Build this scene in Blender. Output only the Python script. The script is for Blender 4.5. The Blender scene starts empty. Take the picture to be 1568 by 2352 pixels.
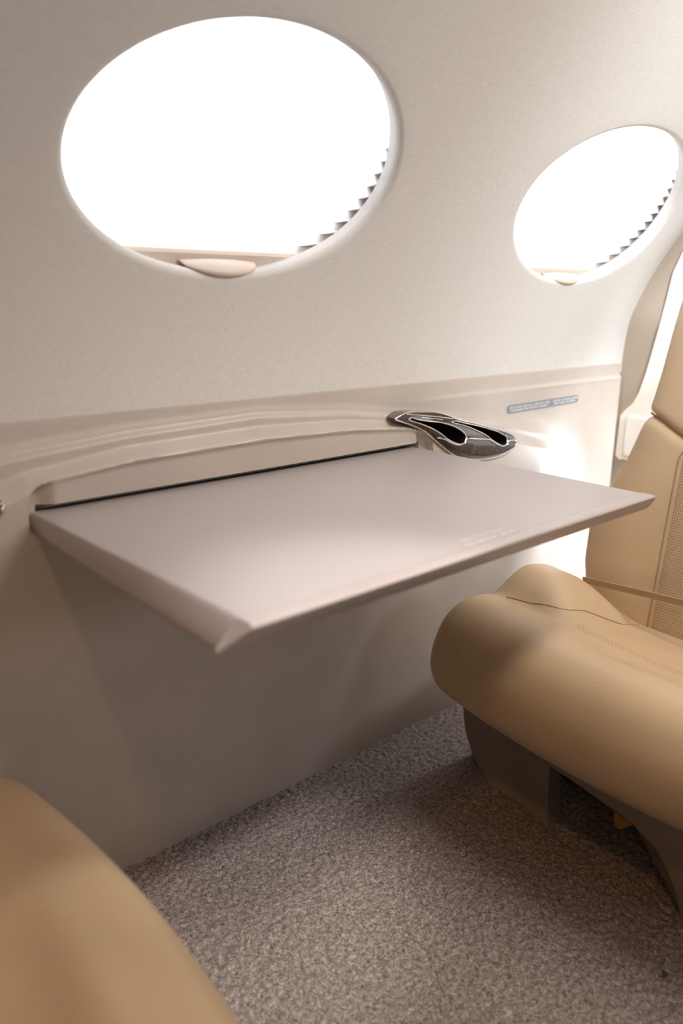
import bpy, bmesh, math, random
import numpy as np
from mathutils import Vector, Matrix, geometry
random.seed(3); rng = np.random.default_rng(7)
SC = bpy.context.scene; COL = SC.collection

# ---------------------------------------------------------------- camera model (from the photo's vanishing points)
CC = np.array([784., 1176.]); VX = np.array([2889., 690.]); VY = np.array([-990., 635.])
FP = float(np.sqrt(-(VX-CC) @ (VY-CC)))
def _cr(p): return np.array([(p[0]-CC[0])/FP, -(p[1]-CC[1])/FP, -1.0])
_ex = _cr(VX); _ex /= np.linalg.norm(_ex)
_ey = _cr(VY); _ey /= np.linalg.norm(_ey)
_ez = np.cross(_ex, _ey)
RM = np.array([_ex, _ey, _ez]); EYE = np.array([0., 0., 1.0])
def at(p, ax, val):
    """point of the place where axis ax has value val, along the sight line of photo point p"""
    d = RM @ _cr(p); return EYE + (val-EYE[ax])/d[ax]*d
def at_plane(p, n, d0):
    n = np.array(n, float); d = RM @ _cr(p); return EYE + (d0-n @ EYE)/(n @ d)*d

# ---------------------------------------------------------------- helpers
def S(t):
    t = np.clip(t, 0, 1); return t*t*(3-2*t)
def link(o):
    COL.objects.link(o); return o
def tag(o, label=None, cat=None, group=None, kind=None):
    if label: o['label'] = label
    if cat: o['category'] = cat
    if group: o['group'] = group
    if kind: o['kind'] = kind
    return o
def root_loc(o):
    while o.parent: o = o.parent
    return Vector(o.location)
def empty(name, loc, label, cat, group=None):
    o = bpy.data.objects.new(name, None); o.empty_display_size = .05; link(o); o.location = loc
    return tag(o, label, cat, group)
def mesh_obj(name, verts, faces, mat, parent=None, smooth=True, auto=None, label=None):
    verts = np.asarray(verts, float)
    off = np.array(root_loc(parent)) if parent else np.zeros(3)
    me = bpy.data.meshes.new(name)
    me.from_pydata((verts-off).tolist(), [], [tuple(int(i) for i in f) for f in faces])
    me.validate()
    if smooth: me.polygons.foreach_set('use_smooth', [True]*len(me.polygons))
    me.update()
    if auto:
        me.set_sharp_from_angle(angle=math.radians(auto))
    if mat: me.materials.append(mat)
    o = link(bpy.data.objects.new(name, me))
    if parent: o.parent = parent
    if label: o['label'] = label
    return o
def bm_obj(name, bm, mat, parent=None, smooth=True, auto=30, label=None):
    bmesh.ops.recalc_face_normals(bm, faces=bm.faces[:])
    v = [list(x.co) for x in bm.verts]; bm.verts.index_update()
    f = [[x.index for x in p.verts] for p in bm.faces]; bm.free()
    return mesh_obj(name, v, f, mat, parent, smooth, auto, label)
def grid_faces(nu, nv, closed_u=False, closed_v=False, base=0):
    F = []
    for i in range(nu if closed_u else nu-1):
        for j in range(nv if closed_v else nv-1):
            a = i*nv+j; b = ((i+1) % nu)*nv+j; c = ((i+1) % nu)*nv+(j+1) % nv; d = i*nv+(j+1) % nv
            F.append((base+a, base+b, base+c, base+d))
    return F
def tube(pts, r, n=8, closed=False, cap=True):
    P = [Vector(p) for p in pts]; V = []; N = len(P); up = None
    R = r if hasattr(r, '__len__') else [r]*N
    for i in range(N):
        if closed: t = P[(i+1) % N]-P[i-1]
        else: t = P[min(i+1, N-1)]-P[max(i-1, 0)]
        t.normalize()
        if up is None:
            up = Vector((0, 0, 1)) if abs(t.z) < .9 else Vector((1, 0, 0))
        u = (up-t*up.dot(t)).normalized(); w = t.cross(u); up = u
        for k in range(n):
            a = 2*math.pi*k/n; V.append(P[i]+(u*math.cos(a)+w*math.sin(a))*R[i])
    F = grid_faces(N, n, closed, True)
    if cap and not closed:
        F.append(tuple(range(n-1, -1, -1))); F.append(tuple((N-1)*n+k for k in range(n)))
    return V, F
def smooth_path(pts, n=60, closed=False):
    P = np.asarray(pts, float); m = len(P); out = []
    segs = m if closed else m-1; k = max(2, n//segs)
    for i in range(segs):
        p0 = P[i-1] if (closed or i > 0) else 2*P[0]-P[1]
        p1 = P[i]; p2 = P[(i+1) % m]
        p3 = P[(i+2) % m] if (closed or i+2 < m) else 2*P[-1]-P[-2]
        for t in np.linspace(0, 1, k, endpoint=False):
            out.append(.5*((2*p1)+(-p0+p2)*t+(2*p0-5*p1+4*p2-p3)*t*t+(-p0+3*p1-3*p2+p3)*t**3))
    if not closed: out.append(P[-1])
    return np.array(out)
def inside(poly, q):
    """vectorised point in polygon; q (n,2)"""
    x, y = q[:, 0], q[:, 1]; c = np.zeros(len(q), bool); n = len(poly); j = n-1
    for i in range(n):
        xi, yi = poly[i]; xj, yj = poly[j]
        cond = ((yi > y) != (yj > y))
        with np.errstate(divide='ignore', invalid='ignore'):
            c ^= cond & (x < (xj-xi)*(y-yi)/(yj-yi+1e-15)+xi)
        j = i
    return c
def pdist(poly, q):
    poly = np.asarray(poly); a = poly; b = np.roll(poly, -1, 0); d = np.full(len(q), 1e9)
    for p0, p1 in zip(a, b):
        v = p1-p0; L = v @ v+1e-18; t = np.clip(((q-p0) @ v)/L, 0, 1)
        d = np.minimum(d, np.hypot(*(q-(p0+t[:, None]*v)).T))
    return d
def delaunay_sheet(loops, extra, hole_polys, outer=None):
    """2D triangulation keeping each loop's edges; returns verts2d, faces, index lists of the loops"""
    V = []; E = []; idx = []
    for L in loops:
        b = len(V); n = len(L); V += [tuple(p) for p in L]; E += [(b+i, b+(i+1) % n) for i in range(n)]; idx.append(list(range(b, b+n)))
    V += [tuple(p) for p in extra]
    r = geometry.delaunay_2d_cdt([Vector(v) for v in V], E, [], 0, 1e-7)
    v2 = np.array([tuple(v) for v in r[0]]); F = r[2]
    inv = {}
    for new, olds in enumerate(r[3]):
        for o in olds: inv[o] = new
    cen = np.array([v2[list(f)].mean(0) for f in F]); keep = np.ones(len(F), bool)
    for h in hole_polys: keep &= ~inside(h, cen)
    if outer is not None: keep &= inside(outer, cen)
    F = [f for f, k in zip(F, keep) if k]
    return v2, F, [[inv[i] for i in L] for L in idx]

# ---------------------------------------------------------------- materials
class N:
    def __init__(s, name):
        s.m = bpy.data.materials.new(name); s.m.use_nodes = True; s.t = s.m.node_tree
        s.b = s.t.nodes['Principled BSDF']; s.out = s.t.nodes['Material Output']; s._c = None
    def n(s, typ, **kw):
        x = s.t.nodes.new(typ)
        for k, v in kw.items():
            if k in x.inputs: x.inputs[k].default_value = v
            else: setattr(x, k, v)
        return x
    def l(s, a, b): s.t.links.new(a, b)
    def co(s, scale=(1, 1, 1), rot=(0, 0, 0)):
        if s._c is None: s._c = s.n('ShaderNodeTexCoord')
        mp = s.n('ShaderNodeMapping'); mp.inputs['Scale'].default_value = scale; mp.inputs['Rotation'].default_value = rot
        s.l(s._c.outputs['Object'], mp.inputs['Vector']); return mp.outputs[0]
    def noise(s, sc, detail=2, vec=None, rough=.5):
        x = s.n('ShaderNodeTexNoise'); x.inputs['Scale'].default_value = sc; x.inputs['Detail'].default_value = detail; x.inputs['Roughness'].default_value = rough
        s.l(vec if vec is not None else s.co(), x.inputs['Vector']); return x.outputs['Fac']
    def ramp(s, fac, stops):
        r = s.n('ShaderNodeValToRGB'); e = r.color_ramp.elements
        while len(e) < len(stops): e.new(.5)
        for k, (p, c) in enumerate(stops): e[k].position = p; e[k].color = (*c, 1)
        s.l(fac, r.inputs[0]); return r.outputs[0]
    def math(s, op, a, b=None):
        x = s.n('ShaderNodeMath'); x.operation = op
        for k, v in enumerate((a, b)):
            if v is None: continue
            if isinstance(v, (int, float)): x.inputs[k].default_value = v
            else: s.l(v, x.inputs[k])
        return x.outputs[0]
    def bump(s, h, strength=.2, dist=.001):
        b = s.n('ShaderNodeBump'); b.inputs['Strength'].default_value = strength; b.inputs['Distance'].default_value = dist
        s.l(h, b.inputs['Height']); s.l(b.outputs[0], s.b.inputs['Normal']); return b
    def base(s, c, rough=.5, spec=.5):
        if isinstance(c, tuple): s.b.inputs['Base Color'].default_value = (*c, 1)
        else: s.l(c, s.b.inputs['Base Color'])
        s.b.inputs['Roughness'].default_value = rough; s.b.inputs['Specular IOR Level'].default_value = spec

def vary(c, k): return tuple(min(1, x*k) for x in c)
def leather(name, c, rough=.42, grain=420, strength=.18, spec=.5):
    a = N(name)
    big = a.noise(9, 3)
    a.base(a.ramp(big, [(.3, vary(c, .955)), (.7, vary(c, 1.045))]), rough, spec)
    v = a.n('ShaderNodeTexVoronoi'); v.inputs['Scale'].default_value = grain; a.l(a.co(), v.inputs['Vector'])
    wr = a.noise(60, 4)
    wr = a.math('ADD', wr, a.math('MULTIPLY', a.noise(16, 3), 1.2))
    h = a.math('ADD', v.outputs['Distance'], a.math('MULTIPLY', wr, .9))
    a.bump(h, strength, .0008); return a
def perforated(name, c, pu, pv, axes, rough=.45):
    """leather with rows of pin holes; axes picks the two object axes of the sheet"""
    a = leather(name, c, rough, 420, .1)
    sep = a.n('ShaderNodeSeparateXYZ'); a.l(a.co(), sep.inputs[0])
    def cell(o, p):
        return a.math('SUBTRACT', a.math('FRACT', a.math('DIVIDE', o, p)), .5)
    u = sep.outputs[axes[0]]; v = sep.outputs[axes[1]]
    row = a.math('FLOOR', a.math('DIVIDE', v, pv))
    u2 = a.math('ADD', u, a.math('MULTIPLY', a.math('MODULO', row, 2.0), pu/2))
    du = cell(u2, pu); dv = cell(v, pv)
    d = a.math('SQRT', a.math('ADD', a.math('MULTIPLY', du, du), a.math('MULTIPLY', dv, dv)))
    hole = a.n('ShaderNodeMapRange'); hole.interpolation_type = 'SMOOTHSTEP'
    hole.inputs['From Min'].default_value = .16; hole.inputs['From Max'].default_value = .30
    a.l(d, hole.inputs['Value'])
    mix = a.n('ShaderNodeMix'); mix.data_type = 'RGBA'
    a.l(hole.outputs[0], mix.inputs['Factor']); mix.inputs['A'].default_value = (*vary(c, .5), 1)
    src = a.b.inputs['Base Color'].links[0].from_socket
    a.l(src, mix.inputs['B']); a.l(mix.outputs['Result'], a.b.inputs['Base Color'])
    a.bump(hole.outputs[0], .5, .0012)
    return a

FABRIC = N('headliner_fabric')
f1 = FABRIC.noise(1, 2, FABRIC.co((90, 90, 900))); f2 = FABRIC.noise(1, 2, FABRIC.co((900, 900, 110)))
fm = FABRIC.math('ADD', f1, f2)
big = FABRIC.noise(5, 2)
FABRIC.base(FABRIC.ramp(FABRIC.math('MULTIPLY', fm, .5), [(.34, (.565, .54, .51)), (.66, (.665, .64, .61))]), .85, .2)
FABRIC.bump(fm, .22, .0006)

PANEL = leather('sidewall_leather', (.475, .42, .37), .38, 500, .10, .5)
BULK = leather('bulkhead_leather', (.38, .31, .245), .6, 500, .08, .3)
WHITE = leather('cream_panel_leather', (.86, .83, .78), .5, 500, .06, .3)
SEAT = leather('seat_leather', (.52, .375, .228), .42, 380, .22, .5)
SEATB = perforated('seat_leather_perforated', (.48, .35, .215), .0062, .0052, (1, 2))
SEATP = perforated('seat_leather_perforated_band', (.52, .375, .228), .0075, .006, (1, 0))
SEAM = leather('seat_seam', (.33, .235, .145), .6)
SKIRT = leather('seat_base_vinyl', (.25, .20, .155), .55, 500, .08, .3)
TABLE = N('table_laminate')
TABLE.base(TABLE.ramp(TABLE.noise(900, 2), [(.3, (.405, .365, .365)), (.7, (.445, .405, .40))]), .36, .5)
TABLE.bump(TABLE.noise(700, 2), .06, .0004)
NOSE = N('table_edge_trim'); NOSE.base((.41, .355, .335), .34, .5); NOSE.bump(NOSE.noise(700, 2), .05, .0004)
DARK = N('dark_plastic'); DARK.base(DARK.ramp(DARK.noise(300), [(.3, (.008, .008, .010)), (.7, (.016, .016, .02))]), .6, .3)
CHROME = N('chrome'); CHROME.base((.75, .75, .77), .09); CHROME.b.inputs['Metallic'].default_value = 1
CHROME.l(CHROME.ramp(CHROME.noise(30), [(.3, (.70, .70, .72)), (.7, (.8, .8, .82))]), CHROME.b.inputs['Base Color'])
BURL = N('dark_burl_veneer')
bn = BURL.noise(120, 5, None, .65)
BURL.base(BURL.ramp(bn, [(.32, (.022, .015, .014)), (.55, (.050, .037, .034)), (.72, (.10, .078, .072))]), .25, .5)
BURL.b.inputs['Coat Weight'].default_value = .9; BURL.b.inputs['Coat Roughness'].default_value = .05
RAIL = N('shade_rail_plastic'); RAIL.base(RAIL.ramp(RAIL.noise(200), [(.3, (.60, .50, .42)), (.7, (.63, .53, .45))]), .4, .4)
INK = N('white_ink'); INK.base(INK.ramp(INK.noise(300), [(.3, (.86, .85, .85)), (.7, (.9, .9, .9))]), .5, .3)
PLAC = N('grey_placard_plastic'); PLAC.base(PLAC.ramp(PLAC.noise(200), [(.3, (.20, .215, .25)), (.7, (.225, .24, .275))]), .45, .4)
YEL = N('orange_webbing'); YEL.base(YEL.ramp(YEL.noise(500), [(.3, (.42, .20, .03)), (.7, (.52, .26, .05))]), .8, .2)
BELT = N('tan_webbing'); BELT.base(BELT.ramp(BELT.noise(1, 2, BELT.co((60, 900, 900))), [(.3, (.36, .255, .165)), (.7, (.44, .32, .21))]), .7, .2)
LINT = N('lint_thread'); LINT.base(LINT.ramp(LINT.noise(200), [(.3, (.55, .53, .5)), (.7, (.65, .63, .6))]), .9, .1)
FLUFF = N('dark_thread'); FLUFF.base(FLUFF.ramp(FLUFF.noise(200), [(.3, (.02, .016, .014)), (.7, (.035, .03, .026))]), .9, .1)
CEIL = N('ceiling_fabric'); CEIL.base(CEIL.ramp(CEIL.noise(400), [(.3, (.60, .56, .51)), (.7, (.66, .62, .57))]), .9, .1)

CARPET = N('carpet_pile')
cn = CARPET.noise(330, 2, None, .6); cb = CARPET.noise(120, 3); cl = CARPET.noise(6, 3)
cs = CARPET.math('ADD', CARPET.math('MULTIPLY', cn, .62), CARPET.math('MULTIPLY', cb, .38))
cc = CARPET.ramp(cs, [(.36, (.11, .082, .070)), (.47, (.24, .195, .172)), (.56, (.36, .305, .275)), (.66, (.55, .485, .455))])
CARPET.base(cc, .95, .05); CARPET.bump(cs, .6, .003)

# pleated shade: woven cloth that lets daylight through
SHADE = N('pleated_shade_cloth')
sn = SHADE.t.nodes; sn.remove(SHADE.b)
scol = SHADE.ramp(SHADE.noise(1, 2, SHADE.co((120, 120, 900))), [(.3, (.78, .76, .745)), (.7, (.86, .845, .835))])
tr = SHADE.n('ShaderNodeBsdfTranslucent'); df = SHADE.n('ShaderNodeBsdfDiffuse'); mx = SHADE.n('ShaderNodeMixShader')
SHADE.l(scol, tr.inputs[0]); df.inputs[0].default_value = (.60, .50, .46, 1); mx.inputs[0].default_value = .42
SHADE.l(tr.outputs[0], mx.inputs[1]); SHADE.l(df.outputs[0], mx.inputs[2]); SHADE.l(mx.outputs[0], SHADE.out.inputs[0])
# thin acrylic pane
PANE = N('clear_acrylic'); PANE.t.nodes.remove(PANE.b)
tp = PANE.n('ShaderNodeBsdfTransparent'); gl = PANE.n('ShaderNodeBsdfGlossy'); fr = PANE.n('ShaderNodeFresnel'); pm = PANE.n('ShaderNodeMixShader')
tp.inputs[0].default_value = (.96, .97, .98, 1); gl.inputs['Roughness'].default_value = .02; fr.inputs[0].default_value = 1.49
PANE.l(fr.outputs[0], pm.inputs[0]); PANE.l(tp.outputs[0], pm.inputs[1]); PANE.l(gl.outputs[0], pm.inputs[2]); PANE.l(pm.outputs[0], PANE.out.inputs[0])
SKIN = N('outer_skin'); SKIN.base(SKIN.ramp(SKIN.noise(50), [(.3, (.45, .40, .36)), (.7, (.5, .45, .4))]), .7, .3)

# ---------------------------------------------------------------- upper sidewall with two oval openings
Y0, Z0, KW = 1.152, .815, .85
_zz = np.linspace(Z0, 1.60, 800); _yy = Y0-KW*(_zz-Z0)**2
_ss = np.r_[0, np.cumsum(np.hypot(np.diff(_zz), np.diff(_yy)))]+Z0
def sec(s):
    """arc length up the wall -> y, z, outward normal (y, z)"""
    s = np.asarray(s, float); z = np.interp(s, _ss, _zz, left=None); z = np.where(s < Z0, s, z)
    dz = np.maximum(z-Z0, 0); y = Y0-KW*dz*dz; sl = 2*KW*dz; q = np.sqrt(1+sl*sl)
    return y, z, 1/q, sl/q
def wpt(x, s, off=0.0):
    y, z, ny, nz = sec(s); x = np.broadcast_to(x, np.shape(y)) if np.ndim(x) == 0 else x
    return np.stack([np.asarray(x, float), y+ny*off, z+nz*off], -1)
def oval(cx, cs, ax, az, four, n=160, inset=0.0):
    th = np.linspace(0, 2*np.pi, n, endpoint=False)
    a0, a1, b1, a2, b2, a3, b3 = four
    r = a0+a1*np.cos(th)+b1*np.sin(th)+a2*np.cos(2*th)+b2*np.sin(2*th)+a3*np.cos(3*th)+b3*np.sin(3*th)
    P = np.c_[cx+ax*r*np.cos(th), cs+az*r*np.sin(th)]
    if inset:
        t = np.roll(P, -1, 0)-np.roll(P, 1, 0); t /= np.linalg.norm(t, axis=1)[:, None]
        P = P+inset*np.c_[-t[:, 1], t[:, 0]]
    return P
WIN = [(.776, 1.203, .290, .182, (.999, -.005, -.004, -.006, .005, .004, -.0166)),
       (1.752, 1.203, .297, .182, (1.0, .002, .010, .012, .006, .006, -.010))]
XL, XR, ST = -.75, 2.75, float(_ss[-1])-.02
RL = .013
def sheet_with_ovals(grow, step, off, clear=.02):
    loops = [oval(*w, inset=-grow) for w in WIN]
    gx = np.arange(XL, XR+1e-6, step); gs = np.arange(Z0-.03, ST, step)
    G = np.array([(a, b) for a in gx for b in gs])
    keep = np.ones(len(G), bool)
    for L in loops: keep &= ~inside(L, G) & (pdist(L[::2], G) > clear*.8)
    ring = [oval(*w, inset=-grow-clear) for w in WIN]
    extra = np.vstack([G[keep]]+[r[::2] for r in ring])
    v2, F, idx = delaunay_sheet(loops, extra, loops)
    return v2, F, idx
v2, F, idx = sheet_with_ovals(RL, .022, 0)
V = list(wpt(v2[:, 0], v2[:, 1]))
F = list(F)
for w, loop in zip(WIN, idx):
    prev = loop; n = len(loop)
    prof = [(RL*(1-math.sin(a)), RL*(1-math.cos(a))) for a in np.linspace(0, math.pi/2, 9)[1:]]+[(.001, .022), (.002, .030)]
    base2 = oval(*w)
    for g, o in prof:
        P2 = oval(*w, inset=-g); b = len(V); V += list(wpt(P2[:, 0], P2[:, 1], o)); cur = list(range(b, b+n))
        for i in range(n): F.append((prev[i], prev[(i+1) % n], cur[(i+1) % n], cur[i]))
        prev = cur
wl = mesh_obj('wall_left', V, F, FABRIC.m); tag(wl, 'beige woven fabric upper sidewall curving in around two oval windows', 'wall', kind='structure')
bm = bmesh.new(); bm.from_mesh(wl.data); bmesh.ops.recalc_face_normals(bm, faces=bm.faces[:]); bm.to_mesh(wl.data); bm.free()

# outer skin of the hull, a hand's breadth behind, with its own ovals
OUT = .060
v2, F, idx = sheet_with_ovals(.018, .06, OUT, .03)
sh = np.array([-.012, .016])
V = list(wpt(v2[:, 0]+sh[0], v2[:, 1]+sh[1], OUT)); F = list(F)
for loop in idx:
    b = len(V); n = len(loop); q = v2[loop]
    V += list(wpt(q[:, 0], q[:, 1], OUT+.03))
    for i in range(n): F.append((loop[i], loop[(i+1) % n], b+(i+1) % n, b+i))
o = mesh_obj('wall_outer', V, F, SKIN.m); tag(o, 'outer hull skin behind the fabric sidewall', 'wall', kind='structure')
for k, w in enumerate(WIN):
    L = oval(*w, n=96, inset=-.024); V = list(wpt(L[:, 0]-.012, L[:, 1]+.016, OUT+.02)); V += list(wpt(L[:, 0]-.012, L[:, 1]+.016, OUT+.026))
    n = 96; F = [tuple(range(n)), tuple(range(2*n-1, n-1, -1))]+[(i, (i+1) % n, n+(i+1) % n, n+i) for i in range(n)]
    o = mesh_obj('window_%d' % (k+1), V, F, PANE.m, smooth=False)
    tag(o, ['clear oval cabin window above the folding table', 'clear oval cabin window nearest the seat back'][k], 'window', kind='structure')

# pleated shades
def shade(k, label):
    w = WIN[k]; cx = w[0]
    r = empty('window_shade', (cx, 1.13, 1.03), label, 'window shade', 'pleated shades in the oval windows')
    pitch = .0215; s0 = 1.046; s1 = 1.46; nn = int((s1-s0)/pitch)*2
    ss = s0+np.arange(nn+1)*pitch/2; off = np.where(np.arange(nn+1) % 2 == 0, .038, .050)
    xs = np.linspace(cx-.345, cx+.375, 24)
    A = np.array([wpt(xs, np.full(len(xs), s), o_) for s, o_ in zip(ss, off)])
    mesh_obj('pleated_cloth', A.reshape(-1, 3), grid_faces(len(ss), len(xs)), SHADE.m, r, smooth=False)
    # bottom rail: rounded bar across the opening
    prof = [(-.030, .030), (-.030, .052), (-.004, .052), (.000, .048), (.000, .034), (-.004, .030)]
    xs = np.linspace(cx-.26, cx+.26, 12)
    A = np.array([wpt(xs, np.full(len(xs), 1.047+a), b) for a, b in prof])
    F = grid_faces(len(prof), len(xs), True)
    F += [tuple(i*len(xs) for i in range(len(prof)))[::-1], tuple(i*len(xs)+len(xs)-1 for i in range(len(prof)))]
    rail = mesh_obj('bottom_rail', A.reshape(-1, 3), F, RAIL.m, r, auto=40)
    # finger tab: half-round lip curling into the cabin
    V = []; nu, nv = 33, 14
    for i in range(nu):
        u = -1+2*i/(nu-1); hw = math.sqrt(max(0, 1-u*u))
        for j in range(nv):
            a = 2*math.pi*j/nv; ca, sa = math.cos(a), math.sin(a)
            reach = .030+(-.036*hw*(.5-.5*ca) if True else 0)      # off from behind the rim to in front of it
            th = .009*hw*sa*(.35+.65*hw)
            p = wpt(np.array([cx-.003+.074*u]), np.array([1.033-.010*hw*(.5-.5*ca)+th]), reach)[0]
            V.append(p)
    mesh_obj('finger_tab', V, grid_faces(nu, nv, False, True), RAIL.m, r)
    return r
shade(0, 'lit pleated shade filling the large oval window above the table')
shade(1, 'lit pleated shade in the smaller looking oval window near the seat back')

# ---------------------------------------------------------------- lower sidewall: leather ledge, table recess, bulge
ZR = ([-.8, .1, .397, .597, .848, 1.056, 1.2, 1.4, 1.6, 1.75, 2.2], [.74, .742, .761, .776, .783, .769, .750, .722, .690, .655, .60])
ZT = ([.418, .424, .425, .428, .434, .444, .458, .48, .595, .848, 1.057, 1.216, 1.25, 1.27, 1.285, 1.293, 1.30], [.60, .64, .690, .703, .713, .7195, .7235, .726, .735, .74, .734, .721, .713, .702, .688, .655, .60])
LZ = ([-.8, .1, .397, .43, .595, .848, 1.057, 1.216, 1.29, 1.4, 1.6, 1.75, 2.2], [.66, .67, .697, .712, .737, .742, .736, .720, .705, .680, .645, .61, .56])
def ywall(x, z):
    x = np.asarray(x, float); z = np.asarray(z, float)
    zr = np.interp(x, *ZR)
    sx = 1-S((x-1.69)/.10)
    ztt = np.interp(x, *LZ)
    Wd = zr+.006-ztt; tq = zr+.006-z
    B = (.011*S(tq/.013)+.021*S((tq-.48*Wd)/(.50*Wd)))*sx
    B = B*np.where(z < .62, np.clip(z/.62, 0, 1)**.8*.75+.25*S(z/.62), 1)
    B = B+.0030*np.exp(-((z-zr-.006)/.007)**2)*sx
    B = B+.0045*S((.777-z)/.010)*S((x-1.2)/.3)+.0025*np.exp(-((z-.772)/.004)**2)*S((x-1.2)/.3)
    zt = np.interp(x, *ZT)
    m = S((zt-z)/.010+.3)*S((z-.650)/.003)*((x > .415) & (x < 1.302))
    slot = S((x-.443)/.006)*S((1.264-x)/.006)*S((z-.652)/.003)*S((.690-z)/.004)
    B = B+.0028*np.exp(-((z-zt-.004)/.0042)**2)*S((x-.43)/.02)*S((1.287-x)/.02)
    y = 1.149-B+(.004+.016*S((.470-x)/.03)+.014*S((x-1.235)/.03))*m+.045*slot*m
    y = y+.008*S((z-.809)/.006)
    return y
def cw(u, v): return (900+u/5.058, 930+v/5.058)
def c2(pts, y=1.108): return np.array([at(cw(*p), 1, y)[[0, 2]] for p in pts])
O_ = c2([(60, 165), (120, 130), (200, 95), (300, 83), (450, 85), (560, 95), (680, 130), (780, 172), (900, 200), (1050, 237), (1200, 280), (1320, 315), (1400, 350), (1435, 385), (1437, 430), (1410, 490), (1350, 545), (1250, 595), (1130, 625), (1000, 637), (880, 632), (770, 603), (650, 530), (560, 450), (430, 345), (360, 290), (250, 240), (150, 205), (80, 182)])
H1 = c2([(190, 165), (230, 150), (300, 172), (450, 195), (560, 205), (680, 235), (760, 275), (808, 325), (815, 380), (790, 428), (740, 448), (680, 433), (610, 390), (540, 330), (450, 275), (330, 222), (220, 185)])
H2 = c2([(712, 200), (760, 190), (850, 213), (1000, 245), (1150, 285), (1240, 318), (1280, 360), (1285, 410), (1260, 452), (1220, 465), (1160, 437), (1100, 390), (1040, 340), (950, 290), (840, 243), (740, 217)])
ED = c2([(-40, 175), (60, 175), (300, 235), (430, 320), (520, 380), (620, 415), (700, 452), (750, 452), (800, 415), (840, 388), (1080, 396), (1130, 430), (1220, 466), (1270, 442), (1310, 408), (1440, 404), (1500, 404)])
O_ = smooth_path(O_, 140, True); H1 = smooth_path(H1, 80, True); H2 = smooth_path(H2, 80, True)
EDr = c2([(-40, 175), (60, 178), (300, 262), (430, 330), (520, 385), (640, 400), (1440, 404), (1500, 404)])
def xr_edge(): return 2.098
xg = np.unique(np.r_[np.arange(-.75, .40, .012), np.arange(.40, 1.80, .003), np.arange(1.80, 2.098, .01), 2.098])
zg = np.unique(np.r_[-.02, np.arange(0, .56, .016), np.arange(.56, .8149, .0026), .815])
XX, ZZ = np.meshgrid(xg, zg, indexing='ij'); YYw = ywall(XX, ZZ)
_Q = np.c_[XX.ravel(), ZZ.ravel()]; _near = (_Q[:, 1] > .6)
for _dx, _dz in ((0, 0), (-1.186, .046)):
    _q = _Q[_near]-np.array([_dx, _dz]); _in = inside(O_, _q) & (pdist(O_, _q) > .007)
    _yy = YYw.reshape(-1); _ii = np.where(_near)[0][_in]; _yy[_ii] += .10
    YYw = _yy.reshape(XX.shape)
V = np.stack([XX, YYw, ZZ], -1).reshape(-1, 3).tolist(); F = grid_faces(len(xg), len(zg))
nz = len(zg); b = len(V)
# the panel's aft end returns to the hull
V += [[2.098, 1.20, z] for z in zg]; e0 = (len(xg)-1)*nz
F += [(e0+j, b+j, b+j+1, e0+j+1) for j in range(nz-1)]
# top lip returns
b = len(V); V += [[x, 1.165, .815] for x in xg]
F += [(i*nz+nz-1, (i+1)*nz+nz-1, b+i+1, b+i) for i in range(len(xg)-1)]
o = mesh_obj('wall_lower', V, F, PANEL.m, auto=50); tag(o, 'tan leather lower sidewall with moulded ledge and table recess', 'wall', kind='structure')

# ---------------------------------------------------------------- floor with carpet pile
xg = np.unique(np.r_[np.linspace(-.75, .18, 20), np.arange(.18, 1.62, .0026), np.linspace(1.62, 2.75, 24)])
yg = np.unique(np.r_[np.linspace(-.9, .12, 16), np.arange(.12, 1.17, .0026), 1.20])
nx, ny = len(xg), len(yg)
def vnoise(step, seed):
    r = np.random.default_rng(seed); gx = np.arange(-.8, 2.8+step, step); gy = np.arange(-.95, 1.25+step, step)
    T = r.random((len(gx)+1, len(gy)+1)); ix = (xg+.8)/step; iy = (yg+.95)/step
    i0 = ix.astype(int); j0 = iy.astype(int); fx = S(ix-i0)[:, None]; fy = S(iy-j0)[None, :]
    a = T[np.ix_(i0, j0)]; b_ = T[np.ix_(i0+1, j0)]; c = T[np.ix_(i0, j0+1)]; d = T[np.ix_(i0+1, j0+1)]
    return (a*(1-fx)+b_*fx)*(1-fy)+(c*(1-fx)+d*fx)*fy
ZC = -.004+.0042*vnoise(.0078, 1)+.0022*vnoise(.0031, 2)+.0015*vnoise(.03, 3)
XX, YY = np.meshgrid(xg, yg, indexing='ij')
me = bpy.data.meshes.new('floor'); nf = (nx-1)*(ny-1)
me.vertices.add(nx*ny); me.vertices.foreach_set('co', np.stack([XX, YY, ZC], -1).reshape(-1).astype(np.float32))
I = (np.arange(nx-1)[:, None]*ny+np.arange(ny-1)[None, :]).reshape(-1)
q = np.stack([I, I+ny, I+ny+1, I+1], -1).reshape(-1)
me.loops.add(nf*4); me.loops.foreach_set('vertex_index', q.astype(np.int32))
me.polygons.add(nf); me.polygons.foreach_set('loop_start', np.arange(0, nf*4, 4, dtype=np.int32))
me.polygons.foreach_set('use_smooth', np.ones(nf, bool)); me.update(calc_edges=True); me.validate()
me.materials.append(CARPET.m)
o = link(bpy.data.objects.new('floor', me)); tag(o, 'brown grey speckled cut pile carpet floor', 'floor', kind='structure')

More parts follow.
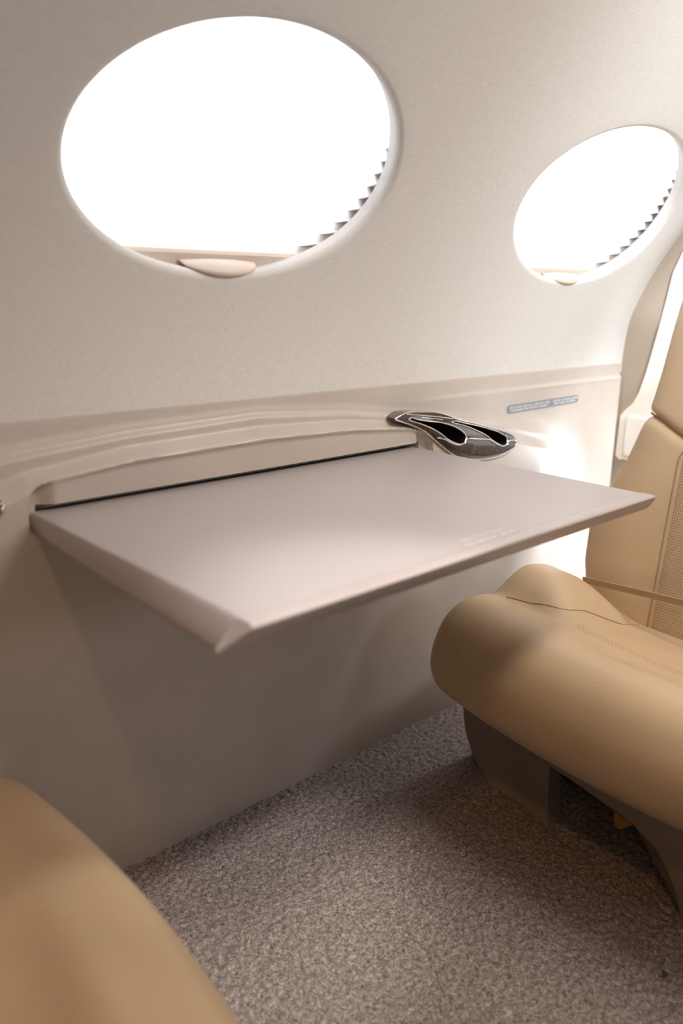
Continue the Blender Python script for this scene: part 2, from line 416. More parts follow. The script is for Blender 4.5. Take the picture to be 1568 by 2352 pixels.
# ---------------------------------------------------------------- ceiling, far side, ends of the cabin
yt, zt_, _, _ = sec(ST); yt = float(yt); zt_ = float(zt_)
cp = smooth_path([(yt+.03, zt_-.028), (yt-.10, zt_+.075), (.38, 1.70), (.15, 1.73), (-.1, 1.70), (-.36, 1.60), (-.58, 1.42), (-.76, 1.18), (-.85, .9)], 60)
def sheet_x(name, prof, mat, label, cat, x0=XL, x1=XR, nx_=8, th=.01):
    xs = np.linspace(x0, x1, nx_); V = [(x, p[0], p[1]) for p in prof for x in xs]
    return tag(mesh_obj(name, V, grid_faces(len(prof), nx_), mat), label, cat, kind='structure')
sheet_x('ceiling', cp, CEIL.m, 'pale fabric arched cabin ceiling', 'ceiling')
sheet_x('wall_right', [(-.85, .9), (-.86, .5), (-.84, -.01)], PANEL.m, 'tan sidewall opposite the table', 'wall')
V = [(XL, -.9, -.01), (XL, 1.25, -.01), (XL, 1.25, 1.78), (XL, -.9, 1.78)]
tag(mesh_obj('wall_front', V, [(0, 1, 2, 3)], BULK.m, smooth=False), 'tan forward cabin bulkhead', 'wall', kind='structure')
def xbulk(z): return 2.108+.285*max(0.0, z-.93)
zs = np.linspace(-.01, 1.78, 60); ys = np.linspace(-.9, 1.25, 20)
V = [(xbulk(z), y, z) for z in zs for y in ys]; F = grid_faces(60, 20)
tag(mesh_obj('wall_aft', V, F, BULK.m), 'tan leather covered aft bulkhead behind the right hand seat', 'wall', kind='structure')

# cream panel on the bulkhead
def bz(p):
    q = at(p, 0, 2.13)
    for _ in range(4): q = at(p, 0, xbulk(q[2])-.012)
    return q
left = [bz(p) for p in [(1585, 545), (1568, 573), (1545, 622), (1528, 691), (1510, 756), (1496, 806), (1480, 860), (1465, 902), (1450, 928), (1432, 944), (1422, 956), (1417, 1000), (1411, 1046), (1418, 1055), (1428, 1055)]]
pts = [(q[1], q[2]) for q in left]
pts = [(.98, 1.22), (1.0, 1.10)]+pts+[(1.02, .528), (.6, .528), (.2, .528), (.2, 1.22)]
pts = np.array(pts); pts[:, 0] = np.minimum(pts[:, 0], 1.141)
bp = empty('trim_1', (2.1, .7, .53), 'cream leather panel on the tan bulkhead, showing as a bright strip beside the seat back', 'panel')
bp['kind'] = 'structure'
c = pts.mean(0); inner = c+(pts-c)*.985
G = np.array([(a, b_) for a in np.arange(.2, 1.16, .02) for b_ in np.arange(.53, 1.22, .02)])
G = G[inside(inner, G) & (pdist(inner, G) > .008)]
v2, F, idx = delaunay_sheet([inner], G, [], inner)
V = [(xbulk(float(q[1]))-.011, float(q[0]), float(q[1])) for q in v2]; F = list(F); prev = idx[0]; n = len(prev)
for gx_, sc_ in ((-.009, .994), (-.005, 1.0), (.004, 1.0)):
    P2 = c+(pts-c)*sc_; b_ = len(V); V += [(xbulk(float(q[1]))+gx_, float(q[0]), float(q[1])) for q in P2]; cur = list(range(b_, b_+n))
    F += [(prev[i], prev[(i+1) % n], cur[(i+1) % n], cur[i]) for i in range(n)]; prev = cur
bm = bmesh.new(); vs = [bm.verts.new(v) for v in V]
for f in F: bm.faces.new([vs[i] for i in f])
bm_obj('panel_face', bm, WHITE.m, bp, auto=35)
# access door: raised rounded plate
def round_rect(y0, y1, z0, z1, r, n=6):
    out = []
    for cx_, cz_, a0 in ((y1-r, z1-r, 0), (y0+r, z1-r, 90), (y0+r, z0+r, 180), (y1-r, z0+r, 270)):
        for a in np.linspace(a0, a0+90, n): out.append((cx_+r*math.cos(math.radians(a)), cz_+r*math.sin(math.radians(a))))
    return np.array(out)
a0 = bz((1441, 956)); a1 = bz((1424, 1043))
R_ = round_rect(.98, min(a0[1], a1[1]+.0), a1[2], a0[2], .012)
bm = bmesh.new(); rings = []
for gx_, sc_ in ((-.008, 1.0), (-.0145, 1.0), (-.016, .985)):
    c = R_.mean(0); rings.append([bm.verts.new((2.108+gx_, *(c+(p-c)*sc_))) for p in R_])
for a, b_ in zip(rings, rings[1:]):
    for i in range(len(R_)): bm.faces.new((a[i], a[(i+1) % len(R_)], b_[(i+1) % len(R_)], b_[i]))
bm.faces.new(rings[-1])
bm_obj('access_door', bm, WHITE.m, bp, auto=35)

# ---------------------------------------------------------------- folding table
TZ = .680; YB = 1.138; YF = .598; YS = .622; X0, X1 = .436, 1.246
tb = empty('folding_table', (.84, 1.14, .665), 'mauve grey folding table pulled out of the sidewall recess', 'table')
def loft_rings(name, rings, mat, parent, auto=40, cap=True, label=None):
    n = len(rings[0]); V = [p for r in rings for p in r]; F = grid_faces(len(rings), n, False, True)
    if cap: F += [tuple(range(n))[::-1], tuple((len(rings)-1)*n+i for i in range(n))]
    o = mesh_obj(name, V, F, mat, parent, auto=auto, label=label)
    bm = bmesh.new(); bm.from_mesh(o.data); bmesh.ops.recalc_face_normals(bm, faces=bm.faces[:]); bm.to_mesh(o.data); bm.free(); o.data.set_sharp_from_angle(angle=math.radians(auto)); return o
# leaf: left edge flares out and down, a rounded top arris; (x-left, z) levels
lev = [(0.0055, TZ), (.002, TZ-.0006), (0.000, TZ-.0018), (-.006, TZ-.006), (-.0155, TZ-.014), (-.0235, TZ-.022), (-.0255, TZ-.0265), (-.024, TZ-.0295), (-.018, TZ-.031)]
rings = []
for dx, z in lev[::-1]:
    dr = -dx*1.0 if dx < 0 else -dx
    kb = .12 if dx < 0 else 1
    rings.append([(X0+dx*1.12, YS, z), (X1-dx*.55, YS, z), (X1-dx*.55*kb, YB, z), (X0+dx*kb, YB, z)])
loft_rings('table_leaf', rings, TABLE.m, tb, 50)
# front nosing: bullnose, undercut below
prof = [(YS-.0006, TZ-.031), (YS-.0006, TZ+.0002), (YF+.006, TZ+.0003), (YF+.0015, TZ-.0008), (YF, TZ-.0030), (YF+.0015, TZ-.0065), (YF+.0062, TZ-.013), (YF+.0125, TZ-.021), (YF+.0175, TZ-.0265), (YF+.022, TZ-.030)]
n = len(prof); xs = [0, 1]; V = []
def xleft(z): return float(np.interp(TZ-z, [0, .002, .006, .014, .022, .0265, .031], [.001, 0, -.006, -.0155, -.0235, -.0255, -.024]))
for side in (0, 1):
    for y, z in prof:
        V.append((X0+xleft(z)*1.12-.001, y, z) if side == 0 else (X1-xleft(z)*.55+.001, y, z))
F = [(i, (i+1) % n, n+(i+1) % n, n+i) for i in range(n)]+[tuple(range(n))[::-1], tuple(range(n, 2*n))]
bm = bmesh.new(); vs = [bm.verts.new(v) for v in V]
for f in F: bm.faces.new([vs[i] for i in f])
bm_obj('front_nosing', bm, NOSE.m, tb, auto=35, label='rounded front edge strip of the table')
# left edge trim: the flared side seen as its own strip is part of the leaf; hinge in the slot
xs_ = np.linspace(.452, 1.255, 40); V, F = tube([(x, 1.163, .667) for x in xs_], .008, 10)
mesh_obj('hinge', V, F, DARK.m, tb, label='dark hinge rod in the wall slot')
for sx_ in (.52, 1.18):
    bm = bmesh.new(); bmesh.ops.create_cube(bm, size=1)
    for v in bm.verts: v.co = Vector((sx_+v.co.x*.05, 1.148+v.co.y*.034, .664+v.co.z*.014))
    bmesh.ops.bevel(bm, geom=bm.edges[:], offset=.003, segments=2, affect='EDGES'); bm_obj('hinge_bracket', bm, DARK.m, tb)
def text(name, body, size, loc, rot, mat, parent, width=None):
    c = bpy.data.curves.new(name, 'FONT'); c.body = body; c.size = size; c.extrude = .00015; c.align_x = 'LEFT'; c.align_y = 'BOTTOM_BASELINE'
    c.materials.append(mat); o = link(bpy.data.objects.new(name, c))
    bpy.context.view_layer.update()
    if width: o.scale = (width/max(1e-6, o.dimensions.x), 1, 1)
    bpy.context.view_layer.update(); sx = o.scale.x
    me = bpy.data.meshes.new_from_object(o.evaluated_get(bpy.context.evaluated_depsgraph_get())); me.name = name
    bpy.data.objects.remove(o); bpy.data.curves.remove(c)
    if not me.materials: me.materials.append(mat)
    o = link(bpy.data.objects.new(name, me)); o.scale = (sx, 1, 1)
    o.parent = parent; o.location = Vector(loc)-root_loc(parent); o.rotation_euler = rot; return o
text('placard_lettering', 'TABLE MUST BE STOWED FOR', .0115, (.803, .6375, TZ+.0002), (0, 0, -.01), INK.m, tb, .098)
text('placard_lettering', 'TAXI, TAKEOFF AND LANDING', .0115, (.796, .6215+.001, TZ+.0002), (0, 0, 0), INK.m, tb, .105)

# ---------------------------------------------------------------- cup holder
def ycup(q):
    q = np.atleast_2d(q); x, z = q[:, 0], q[:, 1]; e = np.interp(x, EDr[:, 0], EDr[:, 1]); d = pdist(O_, q)*np.where(inside(O_, q), 1, -1)
    yw = ywall(x, z); yw = np.minimum(yw, 1.116)
    yf = 1.093+.010*np.clip((1.40-x)/.2, 0, 1)
    up = np.clip((z-e)/.055, 0, 1); tgt = np.where(z > e, yf+(1.122-yf)*up, yf+.004*S((e-z)/.05))
    # soft arris between the top face and the front face
    tgt = tgt+.004*np.exp(-((z-e)/.006)**2)
    return (yw-.003)*(1-S(d/.012))+np.minimum(tgt, yw-.003)*S(d/.012)
def build_cup(label, dx=0., dz=0.):
    r = empty('cup_holder', (1.42+dx, 1.12, .625+dz), label, 'cup holder', 'burl cup holders on the sidewall ledge')
    D = np.array([dx, 0, dz])
    lo, hi = O_.min(0), O_.max(0); st = .004
    G = np.array([(a, b_) for a in np.arange(lo[0], hi[0], st) for b_ in np.arange(lo[1], hi[1], st)])
    k = inside(O_, G) & (pdist(O_, G) > .0025)
    for h in (H1, H2): k &= ~inside(h, G) & (pdist(h, G) > .0025)
    v2, F, idx = delaunay_sheet([O_, H1, H2], G[k], [H1, H2], O_)
    V = np.c_[v2[:, 0], ycup(v2), v2[:, 1]].tolist(); F = list(F)
    L = idx[0]; n = len(L); b_ = len(V); V += [[V[i][0], V[i][1]+.045, V[i][2]] for i in L]
    F += [(L[i], L[(i+1) % n], b_+(i+1) % n, b_+i) for i in range(n)]
    bm = bmesh.new(); vs = [bm.verts.new(Vector(v)+Vector(D)) for v in V]
    for f in F:
        try: bm.faces.new([vs[i] for i in f])
        except ValueError: pass
    body = bm_obj('body', bm, BURL.m, r, auto=50)
    for h in (H1, H2):
        yy = ycup(h); P = np.c_[h[:, 0], yy, h[:, 1]]+D
        ring = P+np.array([0, -.0008, 0]); V, F = tube(ring, .0016, 8, True)
        well_r = [P, P+np.array([0, .012, -.002]), P+np.array([0, .05, -.010]), (P-P.mean(0))*.85+P.mean(0)+np.array([0, .07, -.014])]
        n = len(P); Vw = np.vstack(well_r); Fw = grid_faces(4, n, False, True)+[tuple(3*n+i for i in range(n))]
        wl_ = mesh_obj('cup_well', Vw, Fw, DARK.m, r, label='dark cup recess')
        mesh_obj('chrome_rim', V, F, CHROME.m, wl_, label='bright chrome rim of the recess')
    def trim(pts, rad, closed=False):
        q = smooth_path(pts, 120, closed); yy = ycup(q); return tube(np.c_[q[:, 0], yy-rad*.3, q[:, 1]]+D, rad, 8, closed)
    V, F = trim(O_[::3], .0022, True); mesh_obj('chrome_bezel', V, F, CHROME.m, r, label='thin chrome edge')
    V, F = trim(c2([(190, 112), (320, 122), (450, 133), (580, 145), (690, 160), (768, 165)]), .0017); mesh_obj('chrome_glint_strip', V, F, CHROME.m, r)  # tube stands in for a reflection streak on the top face
    V, F = trim(c2([(345, 150), (450, 158), (550, 168), (605, 172)]), .0014); mesh_obj('chrome_glint_strip', V, F, CHROME.m, r)  # shorter tube, again a modelled reflection streak
    V, F = trim(c2([(520, 380), (590, 398), (650, 437), (735, 458), (790, 432), (838, 388), (960, 390), (1085, 398), (1150, 442), (1225, 470), (1278, 440), (1312, 408), (1436, 405)]), .0019); mesh_obj('chrome_glint_strip', V, F, CHROME.m, r)  # chrome recess edges, carried on as the highlight along the front arris
    return r
build_cup('glossy dark burl twin cup holder with chrome edges beside the table back corner')
build_cup('dark burl cup holder left of the table, only its rounded end in view', -1.186, .046)

# ---------------------------------------------------------------- placard on the ledge
pl = empty('instruction_placard', (1.735, 1.14, .716), 'small grey placard with white lettering on the ledge right of the cup holder', 'placard')
xa, xb_ = 1.583, 1.886
def pz(x, t): return (.7165+.0035*(x-xa)/.3)+t*.0195
R_ = round_rect(xa, xb_, 0, 1, .0, 2)
rr = []
for cxx, t, s in ((xb_, 1, 1), (xa, 1, -1), (xa, 0, -1), (xb_, 0, 1)): rr.append((cxx, t))
xs_ = np.linspace(xa, xb_, 40)
V = []; nn_ = 6
for lay in (0.0016, .0004):
    for x in xs_:
        ed = min(1, min(x-xa, xb_-x)/.005); ins = .18*(1-math.sqrt(max(0, 1-(1-ed)**2)))
        for j in range(nn_):
            t = ins+(1-2*ins)*j/(nn_-1); V.append((x, float(ywall(x, pz(x, t)))-lay, pz(x, t)))
m = len(xs_)*nn_; F = [tuple(f) for f in grid_faces(len(xs_), nn_)]+[tuple(f)[::-1] for f in grid_faces(len(xs_), nn_, base=m)]
bd = [i*nn_ for i in range(len(xs_))]+[(len(xs_)-1)*nn_+j for j in range(1, nn_)]+[i*nn_+nn_-1 for i in range(len(xs_)-2, -1, -1)]+[j for j in range(nn_-2, 0, -1)]
F += [(bd[i], bd[(i+1) % len(bd)], m+bd[(i+1) % len(bd)], m+bd[i]) for i in range(len(bd))]
mesh_obj('plate', V, F, PLAC.m, pl, auto=40)
def ptext(body, x, t, w):
    yv = min(float(ywall(x, pz(x, t))), float(ywall(x+w, pz(x+w, t))))-.0021
    text('lettering', body, .0068, (x, yv, pz(x, t)), (math.pi/2, -.012, math.atan2(float(ywall(x+w, pz(x+w, t))-ywall(x, pz(x, t))), w)), INK.m, pl, w)
ptext('SEAT MUST BE FULLY UPRIGHT AND', xa+.006, .56, .165)
ptext('OUTBOARD FOR TAKEOFF, LANDING', xa+.012, .20, .150)
ptext('LIFE VEST LOCATED UNDER', xa+.186, .56, .112)
ptext('SEAT, PULL TO OPEN', xa+.192, .20, .095)

# ---------------------------------------------------------------- seats
YC = .50
def ffront(y): return 1.042+.32*(y-YC)**2
def flat(P, T): return [T(p) for p in P]
def build_seat(name, label, T, group):
    o0 = T((1.3, YC, 0))
    r = empty(name, tuple(o0), label, 'seat', group)
    mm = lambda nm, V, F, mat, par=None, auto=None, lab=None: mesh_obj(nm, [T(v) for v in V], F, mat, par or r, auto=auto, label=lab)
    def fix(o, auto=None):
        bm = bmesh.new(); bm.from_mesh(o.data); bmesh.ops.recalc_face_normals(bm, faces=bm.faces[:]); bm.to_mesh(o.data); bm.free()
        if auto: o.data.set_sharp_from_angle(angle=math.radians(auto))
        return o
    # --- cushion: closed profile in (dx, z), swept across the seat with rounded ends
    pr = np.array([(.50, .19), (.34, .178), (.20, .180), (.125, .184), (.095, .196), (.055, .215), (.018, .250), (.002, .285), (.003, .318), (.016, .352), (.040, .384), (.075, .404), (.115, .4105), (.16, .4055), (.22, .391), (.30, .371), (.38, .351), (.46, .331), (.505, .316), (.525, .290), (.525, .22)])
    pr = smooth_path(pr, 120, True); c0 = np.array([.27, .29])
    hw, rc = .462, .038
    tt = np.r_[hw-rc*(1-np.sin(np.linspace(0, np.pi/2, 12))), ][::-1]
    ys_ = np.r_[-tt, np.linspace(-(hw-rc), hw-rc, 60)[1:-1], tt[::-1]]
    V = []
    tn = np.roll(pr, -1, 0)-np.roll(pr, 1, 0); tn /= np.linalg.norm(tn, axis=1)[:, None]
    nrm = np.c_[tn[:, 1], -tn[:, 0]]
    if np.mean(np.einsum('ij,ij->i', nrm, pr-c0)) > 0: nrm = -nrm
    for yv in ys_:
        de = hw-abs(yv); ins = 0 if de >= rc else rc-math.sqrt(max(0, rc*rc-(rc-de)**2))
        y = YC+yv; fx = ffront(y)
        for p, nn in zip(pr, nrm):
            q = p+nn*ins; x = fx+q[0]; z = q[1]
            if q[1] > .27:
                xa_ = x-(fx-ffront(.86)); ay = abs(yv)
                cvx = lambda t: 1-(1-min(1, max(0, t)))**2
                bx = cvx((xa_-1.283)/.10)*cvx((1.575-xa_)/.17); by = cvx((ay-.238)/.115)*S((.485-ay)/.09+.15)
                z += .076*bx*by*S((q[1]-.27)/.08)
                # dished middle
                z -= .012*S((.25-ay)/.2)*S((x-1.16)/.06)*S((1.55-x)/.1)
            V.append((x, y, z))
    m = len(pr); F = grid_faces(len(ys_), m, False, True)+[tuple(range(m)), tuple((len(ys_)-1)*m+i for i in range(m))]
    cush = fix(mm('cushion', V, F, SEAT.m))
    grid = np.array(V).reshape(len(ys_), m, 3)
    def ztop(x, y):
        k = int(np.clip(np.searchsorted(ys_, y-YC)-1, 0, len(ys_)-2)); w_ = min(1, max(0, (y-YC-ys_[k])/(ys_[k+1]-ys_[k])))
        row = grid[k]*(1-w_)+grid[k+1]*w_; best = -1
        for i in range(m):
            a, b_ = row[i], row[(i+1) % m]
            if (a[0]-x)*(b_[0]-x) <= 0 and a[0] != b_[0]:
                z = a[2]+(b_[2]-a[2])*(x-a[0])/(b_[0]-a[0]); best = max(best, z)
        return best
    def seam(nm, xy, rad, par, up=0.0):
        q = smooth_path(xy, 60); P = [(x, y, ztop(x, y)+up) for x, y in q]; V_, F_ = tube(P, rad, 6); return mm(nm, V_, F_, SEAM.m, par)
    # bolster seams on both sides, the front cross seam
    for sg in (1, -1):
        Yv = lambda y: YC+sg*(y-YC)
        seam('seam', [(1.292, Yv(.905)), (1.290, Yv(.87)), (1.288, Yv(.83)), (1.300, Yv(.775)), (1.36, Yv(.757)), (1.44, Yv(.742)), (1.52, Yv(.73))], .0013, cush)
    # perforated insert band across the cushion
    nb = 50; V = []; yb_ = np.linspace(.27, .742, nb)
    for y in yb_:
        for k in range(5):
            x = 1.258+.13*(y-.50)**1*.45+k*.0105; V.append((x, y, ztop(x, y)+.0009-(.0016 if k in (0, 4) else 0)))
    mm('perforated_band', V, grid_faces(nb, 5), SEATP.m, cush)
    # --- backrest and headrest
    ZL = [.27, .33, .37, .42, .50, .56, .60, .65, .69, .72, .74, .78, .84, .93, .985, 1.02, 1.05, 1.075, 1.09]
    HL = [.34, .372, .389, .404, .411, .398, .378, .357, .347, .340, .333, .325, .320, .316, .312, .298, .265, .21, .12]
    def hwid(z): return float(np.interp(z, ZL, HL))
    def xmid(z): return 1.600+.235*(z-.37)
    TH = .072
    def zseam(y):
        a = abs(y-YC); return .702+.048*S((a-.20)/.13)
    na = 72
    ang = np.linspace(0, 2*np.pi, na, endpoint=False)
    def ring(zf, shrink, puff=0):
        out = []
        for a in ang:
            ca, sa = math.cos(a), math.sin(a); n_ = 3.2
            yv = math.copysign(abs(sa)**(2/n_), sa); xv = math.copysign(abs(ca)**(2/n_), ca)
            y = 0; z = zf(YC+.30*yv)
            for _ in range(4):
                y = YC+(hwid(z)-shrink+puff)*yv; z = zf(y)
            xx = xmid(z)+(TH-shrink*.8+puff)*xv*(1 if xv > 0 else .80)
            if xv < 0: xx += -.018*S((abs(y-YC)-.2)/.14)+.0      # wings come forward
            out.append((xx, y, z))
        return out
    rows = []; NR = 44
    for i in range(NR+1):
        t = i/NR; e = min(t*.5, (1-t)*.42); sh_ = .016*(1-min(1, math.sqrt(max(0, 1-(1-min(1, e/.022))**2)))) if e < .022 else 0
        rows.append(ring(lambda y, t=t: .27+(zseam(y)-.27)*t, sh_))
    V = [p for r_ in rows for p in r_]; F = grid_faces(NR+1, na, False, True)+[tuple(range(na)), tuple(NR*na+i for i in range(na))]
    back = fix(mm('backrest', V, F, SEAT.m))
    rows = []; NR = 40
    for i in range(NR+1):
        t = i/NR; e = t*.36; sh_ = .018*(1-math.sqrt(max(0, 1-(1-min(1, e/.024))**2))) if e < .024 else 0
        if t > .9: sh_ = max(sh_, .035*(1-math.sqrt(max(0, 1-((t-.9)/.1)**2))))
        rows.append(ring(lambda y, t=t: zseam(y)+(1.088-zseam(y))*t, sh_, .003))
    V = [p for r_ in rows for p in r_]; F = grid_faces(NR+1, na, False, True)+[tuple(range(na)), tuple(NR*na+i for i in range(na))]
    fix(mm('headrest', V, F, SEAT.m))
    def xfront(y, z):
        h = hwid(z); u = min(.999, abs(y-YC)/h); n_ = 3.2
        xx = xmid(z)-TH*.80*(1-u**n_)**(1/n_); return xx-.018*S((abs(y-YC)-.2)/.14)
    # perforated centre panel with rounded top corners
    V = []; nu, nv = 40, 40
    for i in range(nu):
        t = i/(nu-1); z = .30+t*(.699-.30)
        hwp = .216+.018*t; e = (1-t)*.386
        if e < .03: hwp -= .03-math.sqrt(max(0, .03**2-(.03-e)**2))
        for j in range(nv):
            u = -1+2*j/(nv-1); y = YC+hwp*u; d = min((1-abs(u))*hwp, e+.0)
            V.append((xfront(y, z)-(.0055*math.sqrt(max(0, 1-(1-min(1, d/.014))**2))-.0025), y, z))
    fix(mm('back_insert', V, grid_faces(nu, nv), SEATB.m, back))
    for sg in (1, -1):
        P = []
        for t in np.linspace(0, 1, 40):
            z = .30+t*.399; hwp = .216+.018*t; e = (1-t)*.386
            if e < .03: hwp -= .03-math.sqrt(max(0, .03**2-(.03-e)**2))
            y = YC+sg*(hwp+.0015); P.append((xfront(y, z)-.0004, y, z))
        V, F = tube(P, .0018, 6); mm('seam', V, F, SEAM.m, back)
    P = [(xfront(y, zseam(y)-.001)+.011, y, zseam(y)-.001) for y in np.linspace(YC-.33, YC+.33, 50)]
    V, F = tube(P, .0024, 6); mm('seam', V, F, SEAM.m, back)
    # --- lap belt across the foot of the backrest
    p0 = np.array(at((1343, 1330), 0, 1.515)); p1 = np.array(at((1568, 1388), 0, 1.500)); dv = (p1-p0)/(p1[1]-p0[1])
    V = []; yy = np.linspace(p0[1]+.004, .12, 30)
    for y in yy:
        c = p0+dv*(y-p0[1])+np.array([0, 0, -.003*math.sin((y-.1)*9)]); c[0] += .0*y
        for a, b_ in ((-.004, .007), (.004, .005), (.007, -.009), (-.001, -.007)): V.append((c[0]+a, y, c[2]+b_))
    mm('lap_belt', V, grid_faces(30, 4, False, True)+[(0, 1, 2, 3), (119, 118, 117, 116)], BELT.m, None, 40, 'thin tan belt stretched across the seat')
    # --- base: wall-side foot, arched skirt with the aisle-side foot
    n_ = (1, -.206, 0); d0 = 1.17-.206*.428
    def xs(y): return d0+.206*y
    bot = [at(p, 2, .0) for p in [(1093, 1735), (1110, 1778), (1150, 1836), (1200, 1879), (1235, 1897), (1260, 1906)]]
    mid = [at_plane(p, n_, d0) for p in [(1066, 1662), (1085, 1700), (1130, 1745), (1180, 1800), (1225, 1822), (1258, 1834)]]
    top = [(xs(y)+.01, y, .20) for y in (1.0, .95, .90, .84, .79, .745)]
    rws = np.array([smooth_path(bot, 30), smooth_path(mid, 30), smooth_path(top, 30)])
    nrow = 14; A = []
    for t in np.linspace(0, 1, nrow):
        A.append(rws[0]*(1-t)*(1-2*t)+rws[1]*4*t*(1-t)+rws[2]*t*(2*t-1))
    A = np.array(A); nb = A.shape[1]; B_ = A+np.array([.042, .0, 0])
    V = np.vstack([A.reshape(-1, 3), B_.reshape(-1, 3)]); k0 = nrow*nb
    F = grid_faces(nrow, nb)+[f[::-1] for f in grid_faces(nrow, nb, base=k0)]
    bd = [j for j in range(nb)]+[i*nb+nb-1 for i in range(1, nrow)]+[(nrow-1)*nb+j for j in range(nb-2, -1, -1)]+[i*nb for i in range(nrow-2, 0, -1)]
    F += [(bd[i], bd[(i+1) % len(bd)], k0+bd[(i+1) % len(bd)], k0+bd[i]) for i in range(len(bd))]
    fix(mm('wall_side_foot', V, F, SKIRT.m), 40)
    poly = [at_plane(p, n_, d0) for p in [(1250, 1752), (1320, 1798), (1410, 1859), (1437, 1880), (1460, 1900), (1503, 1946), (1530, 1993), (1549, 2043), (1559, 2086), (1568, 2108)]]
    P2 = [(p[1], max(p[2], 0)) for p in poly]+[(.40, 0), (.24, 0), (.20, .06), (.17, .20), (.40, .20), (.60, .20), (.757, .20)]
    P2[9] = (P2[9][0], 0.0)
    bm = bmesh.new(); fr_ = [bm.verts.new(T((xs(y), y, z))) for y, z in P2]; bk = [bm.verts.new(T((xs(y)+.040, y, z))) for y, z in P2]
    bm.faces.new(fr_); bm.faces.new(bk[::-1])
    for i in range(len(P2)): bm.faces.new((fr_[i], fr_[(i+1) % len(P2)], bk[(i+1) % len(P2)], bk[i]))
    bmesh.ops.triangulate(bm, faces=[f for f in bm.faces if len(f.verts) > 4])
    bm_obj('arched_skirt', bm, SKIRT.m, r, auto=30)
    bm = bmesh.new(); bmesh.ops.create_cube(bm, size=1)
    for v in bm.verts: v.co = Vector(T((1.50+v.co.x*.26, .56+v.co.y*.50, .095+v.co.z*.19)))
    bmesh.ops.bevel(bm, geom=bm.edges[:], offset=.012, segments=2, affect='EDGES'); bm_obj('pedestal', bm, DARK.m, r, label='black mechanism box under the seat')
    # orange pull tab under the skirt
    q = [at_plane(p, n_, d0+.055) for p in [(1409, 1850), (1409, 1882), (1413, 1901), (1424, 1906), (1453, 1893), (1470, 1885), (1470, 1850)]]
    V = [tuple(p) for p in q]+[(p[0]+.006, p[1], p[2]) for p in q]; n7 = len(q)
    fix(mm('pull_tab', V, [tuple(range(n7)), tuple(range(2*n7-1, n7-1, -1))]+[(i, (i+1) % n7, n7+(i+1) % n7, n7+i) for i in range(n7)], YEL.m, None, 30, 'orange webbing tab hanging under the skirt'))
    return r
ID = lambda p: np.array(p, float)
build_seat('cabin_seat', 'tan leather cabin seat facing the table, with perforated back and arched base', ID, 'tan leather cabin seats')
ca, sa = math.cos(math.radians(-8)), math.sin(math.radians(-8))
def NEAR(p):
    x, y, z = float(p[0]), float(p[1]), float(p[2])
    x = 1.428-x; y += .010; px, py = .345, .75
    dx, dy = x-px, y-py
    return np.array([px+dx*ca-dy*sa, py+dx*sa+dy*ca, z])
build_seat('cabin_seat', 'tan leather seat in the lower left corner, only its rounded cushion edge in view', NEAR, 'tan leather cabin seats')

# ---------------------------------------------------------------- lint on the carpet
def thread(label, px, mat, rad):
    P = smooth_path([at(p, 2, .004) for p in px], 40); P[:, 2] += .002*np.sin(np.linspace(0, 6, len(P)))
    V, F = tube(P, rad, 6); o = mesh_obj('lint_thread', V, F, mat); tag(o, label, 'thread'); return o
thread('short pale lint thread curled on the carpet under the arched seat base', [(1307, 1853), (1313, 1852), (1320, 1866), (1312, 1876), (1322, 1880), (1331, 1876), (1333, 1871)], LINT.m, .0007)
thread('short dark thread curled on the carpet at the lower right corner', [(1512, 2245), (1522, 2246), (1530, 2240), (1529, 2231), (1521, 2229)], FLUFF.m, .0008)

# ---------------------------------------------------------------- light
W = bpy.data.worlds.new('daylight'); SC.world = W; W.use_nodes = True
bg = W.node_tree.nodes['Background']; bg.inputs[0].default_value = (.86, .93, 1.0, 1); bg.inputs[1].default_value = 27.0
def area(name, loc, target, sx, sy, power, col, shape='RECTANGLE', spread=180):
    l = bpy.data.lights.new(name, 'AREA'); l.shape = shape; l.size = sx; l.size_y = sy; l.energy = power; l.color = col; l.spread = math.radians(spread)
    o = link(bpy.data.objects.new(name, l)); o.location = loc
    o.rotation_euler = (Vector(target)-Vector(loc)).to_track_quat('-Z', 'Y').to_euler(); return o
def spot(name, loc, target, power, col, size, blend, rad):
    l = bpy.data.lights.new(name, 'SPOT'); l.energy = power; l.color = col; l.spot_size = math.radians(size); l.spot_blend = blend; l.shadow_soft_size = rad
    o = link(bpy.data.objects.new(name, l)); o.location = loc
    o.rotation_euler = (Vector(target)-Vector(loc)).to_track_quat('-Z', 'Y').to_euler(); return o
area('upper_wall_fill', (.10, -.62, 1.50), (.30, 1.1, 1.20), 1.5, .14, 38, (.89, .95, 1.0), 'RECTANGLE', 122)  # added fill that brightens the upper sidewall, no real fitting
area('aft_wall_fill', (1.25, .0, 1.69), (2.05, 1.05, 1.05), .35, .12, 3.2, (.74, .87, 1.0), 'RECTANGLE', 70)  # added cool fill for the aft sidewall and bulkhead
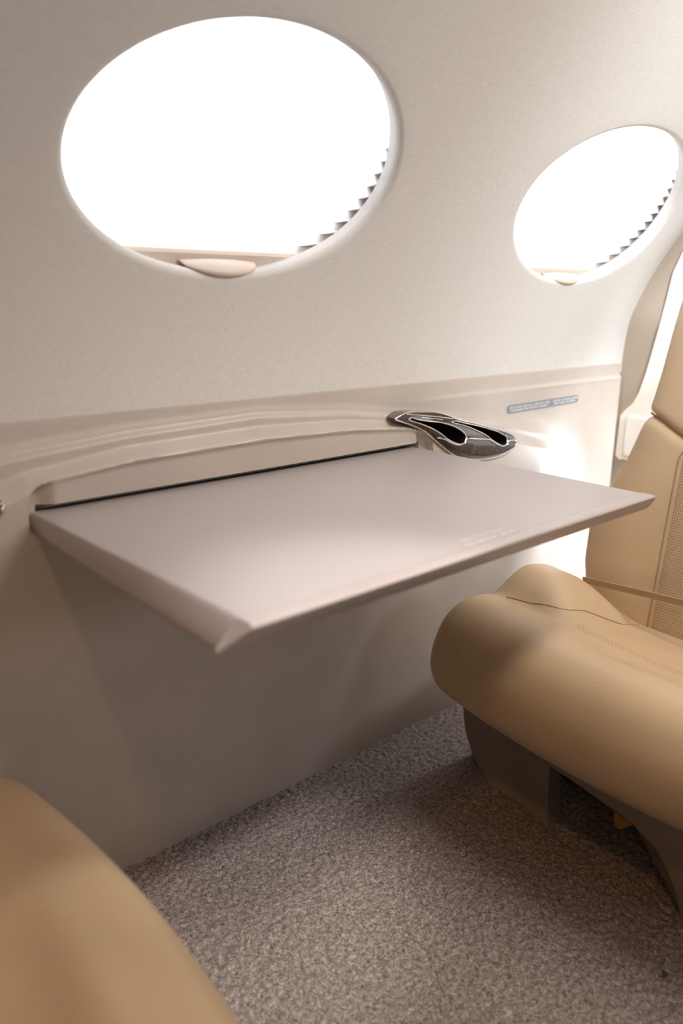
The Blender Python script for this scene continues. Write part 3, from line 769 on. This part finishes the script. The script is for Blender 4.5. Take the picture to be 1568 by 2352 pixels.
spot('panel_fill_spot', (1.52, .22, 1.66), (2.14, 1.0, .86), 38, (.95, .97, 1.0), 24, .8, .05)  # narrow spot added to whiten the cream bulkhead panel
area('opposite_side_fill', (.95, -.78, 1.15), (.8, 1.1, .8), .6, .4, 9, (.82, .91, 1.0), 'ELLIPSE')  # added cool fill standing in for opposite windows; that wall has none
area('assumed_ceiling_strip', (1.45, .14, 1.69), (1.40, .34, 0), .9, .10, 16, (1.0, .95, .90))  # assumed overhead strip, unseen, placed to light the seat top
spot('assumed_reading_and_fill_spot', (.08, .18, 1.62), (.75, .75, .3), 10, (1.0, .56, .27), 80, .8, .04)  # assumed warm reading lamp above the near seat, out of view
spot('assumed_reading_and_fill_spot', (.60, -.12, 1.66), (.60, .98, .0), 70, (1.0, .96, .95), 25, .8, .05)  # neutral spot added to brighten the carpet in front of the near seat
area('assumed_aft_daylight', (1.92, -.30, 1.22), (2.03, 1.14, .24), .30, .16, 4.2, (.88, .94, 1.0), 'ELLIPSE', 40)  # added area light for assumed daylight on the aft wall; no window built

spot('aft_low_fill', (2.00, .99, .56), (1.40, .93, .25), 6.5, (.84, .91, 1.0), 160, 1.0, .05)  # added source hidden behind the seat, stands in for bounced daylight

# ---------------------------------------------------------------- camera
cam = bpy.data.cameras.new('camera'); co = link(bpy.data.objects.new('camera', cam))
cam.sensor_fit = 'VERTICAL'; cam.sensor_height = 36; cam.sensor_width = 24; cam.lens = FP*36/2352
cam.clip_start = .02
M = Matrix.Identity(4)
for i in range(3):
    for j in range(3): M[i][j] = RM[i][j]
M[0][3], M[1][3], M[2][3] = EYE
co.matrix_world = M
cam.dof.use_dof = True; cam.dof.focus_distance = 1.55; cam.dof.aperture_fstop = 2.0
SC.camera = co
vs_ = SC.view_settings; vs_.view_transform = 'Standard'; vs_.look = 'None'; vs_.gamma = 1; vs_.use_curve_mapping = False; vs_.exposure = 0
SC.cycles.use_denoising = True
SC.cycles.max_bounces = 10; SC.cycles.diffuse_bounces = 6; SC.cycles.caustics_reflective = False; SC.cycles.caustics_refractive = False
SC.cycles.sample_clamp_indirect = 6
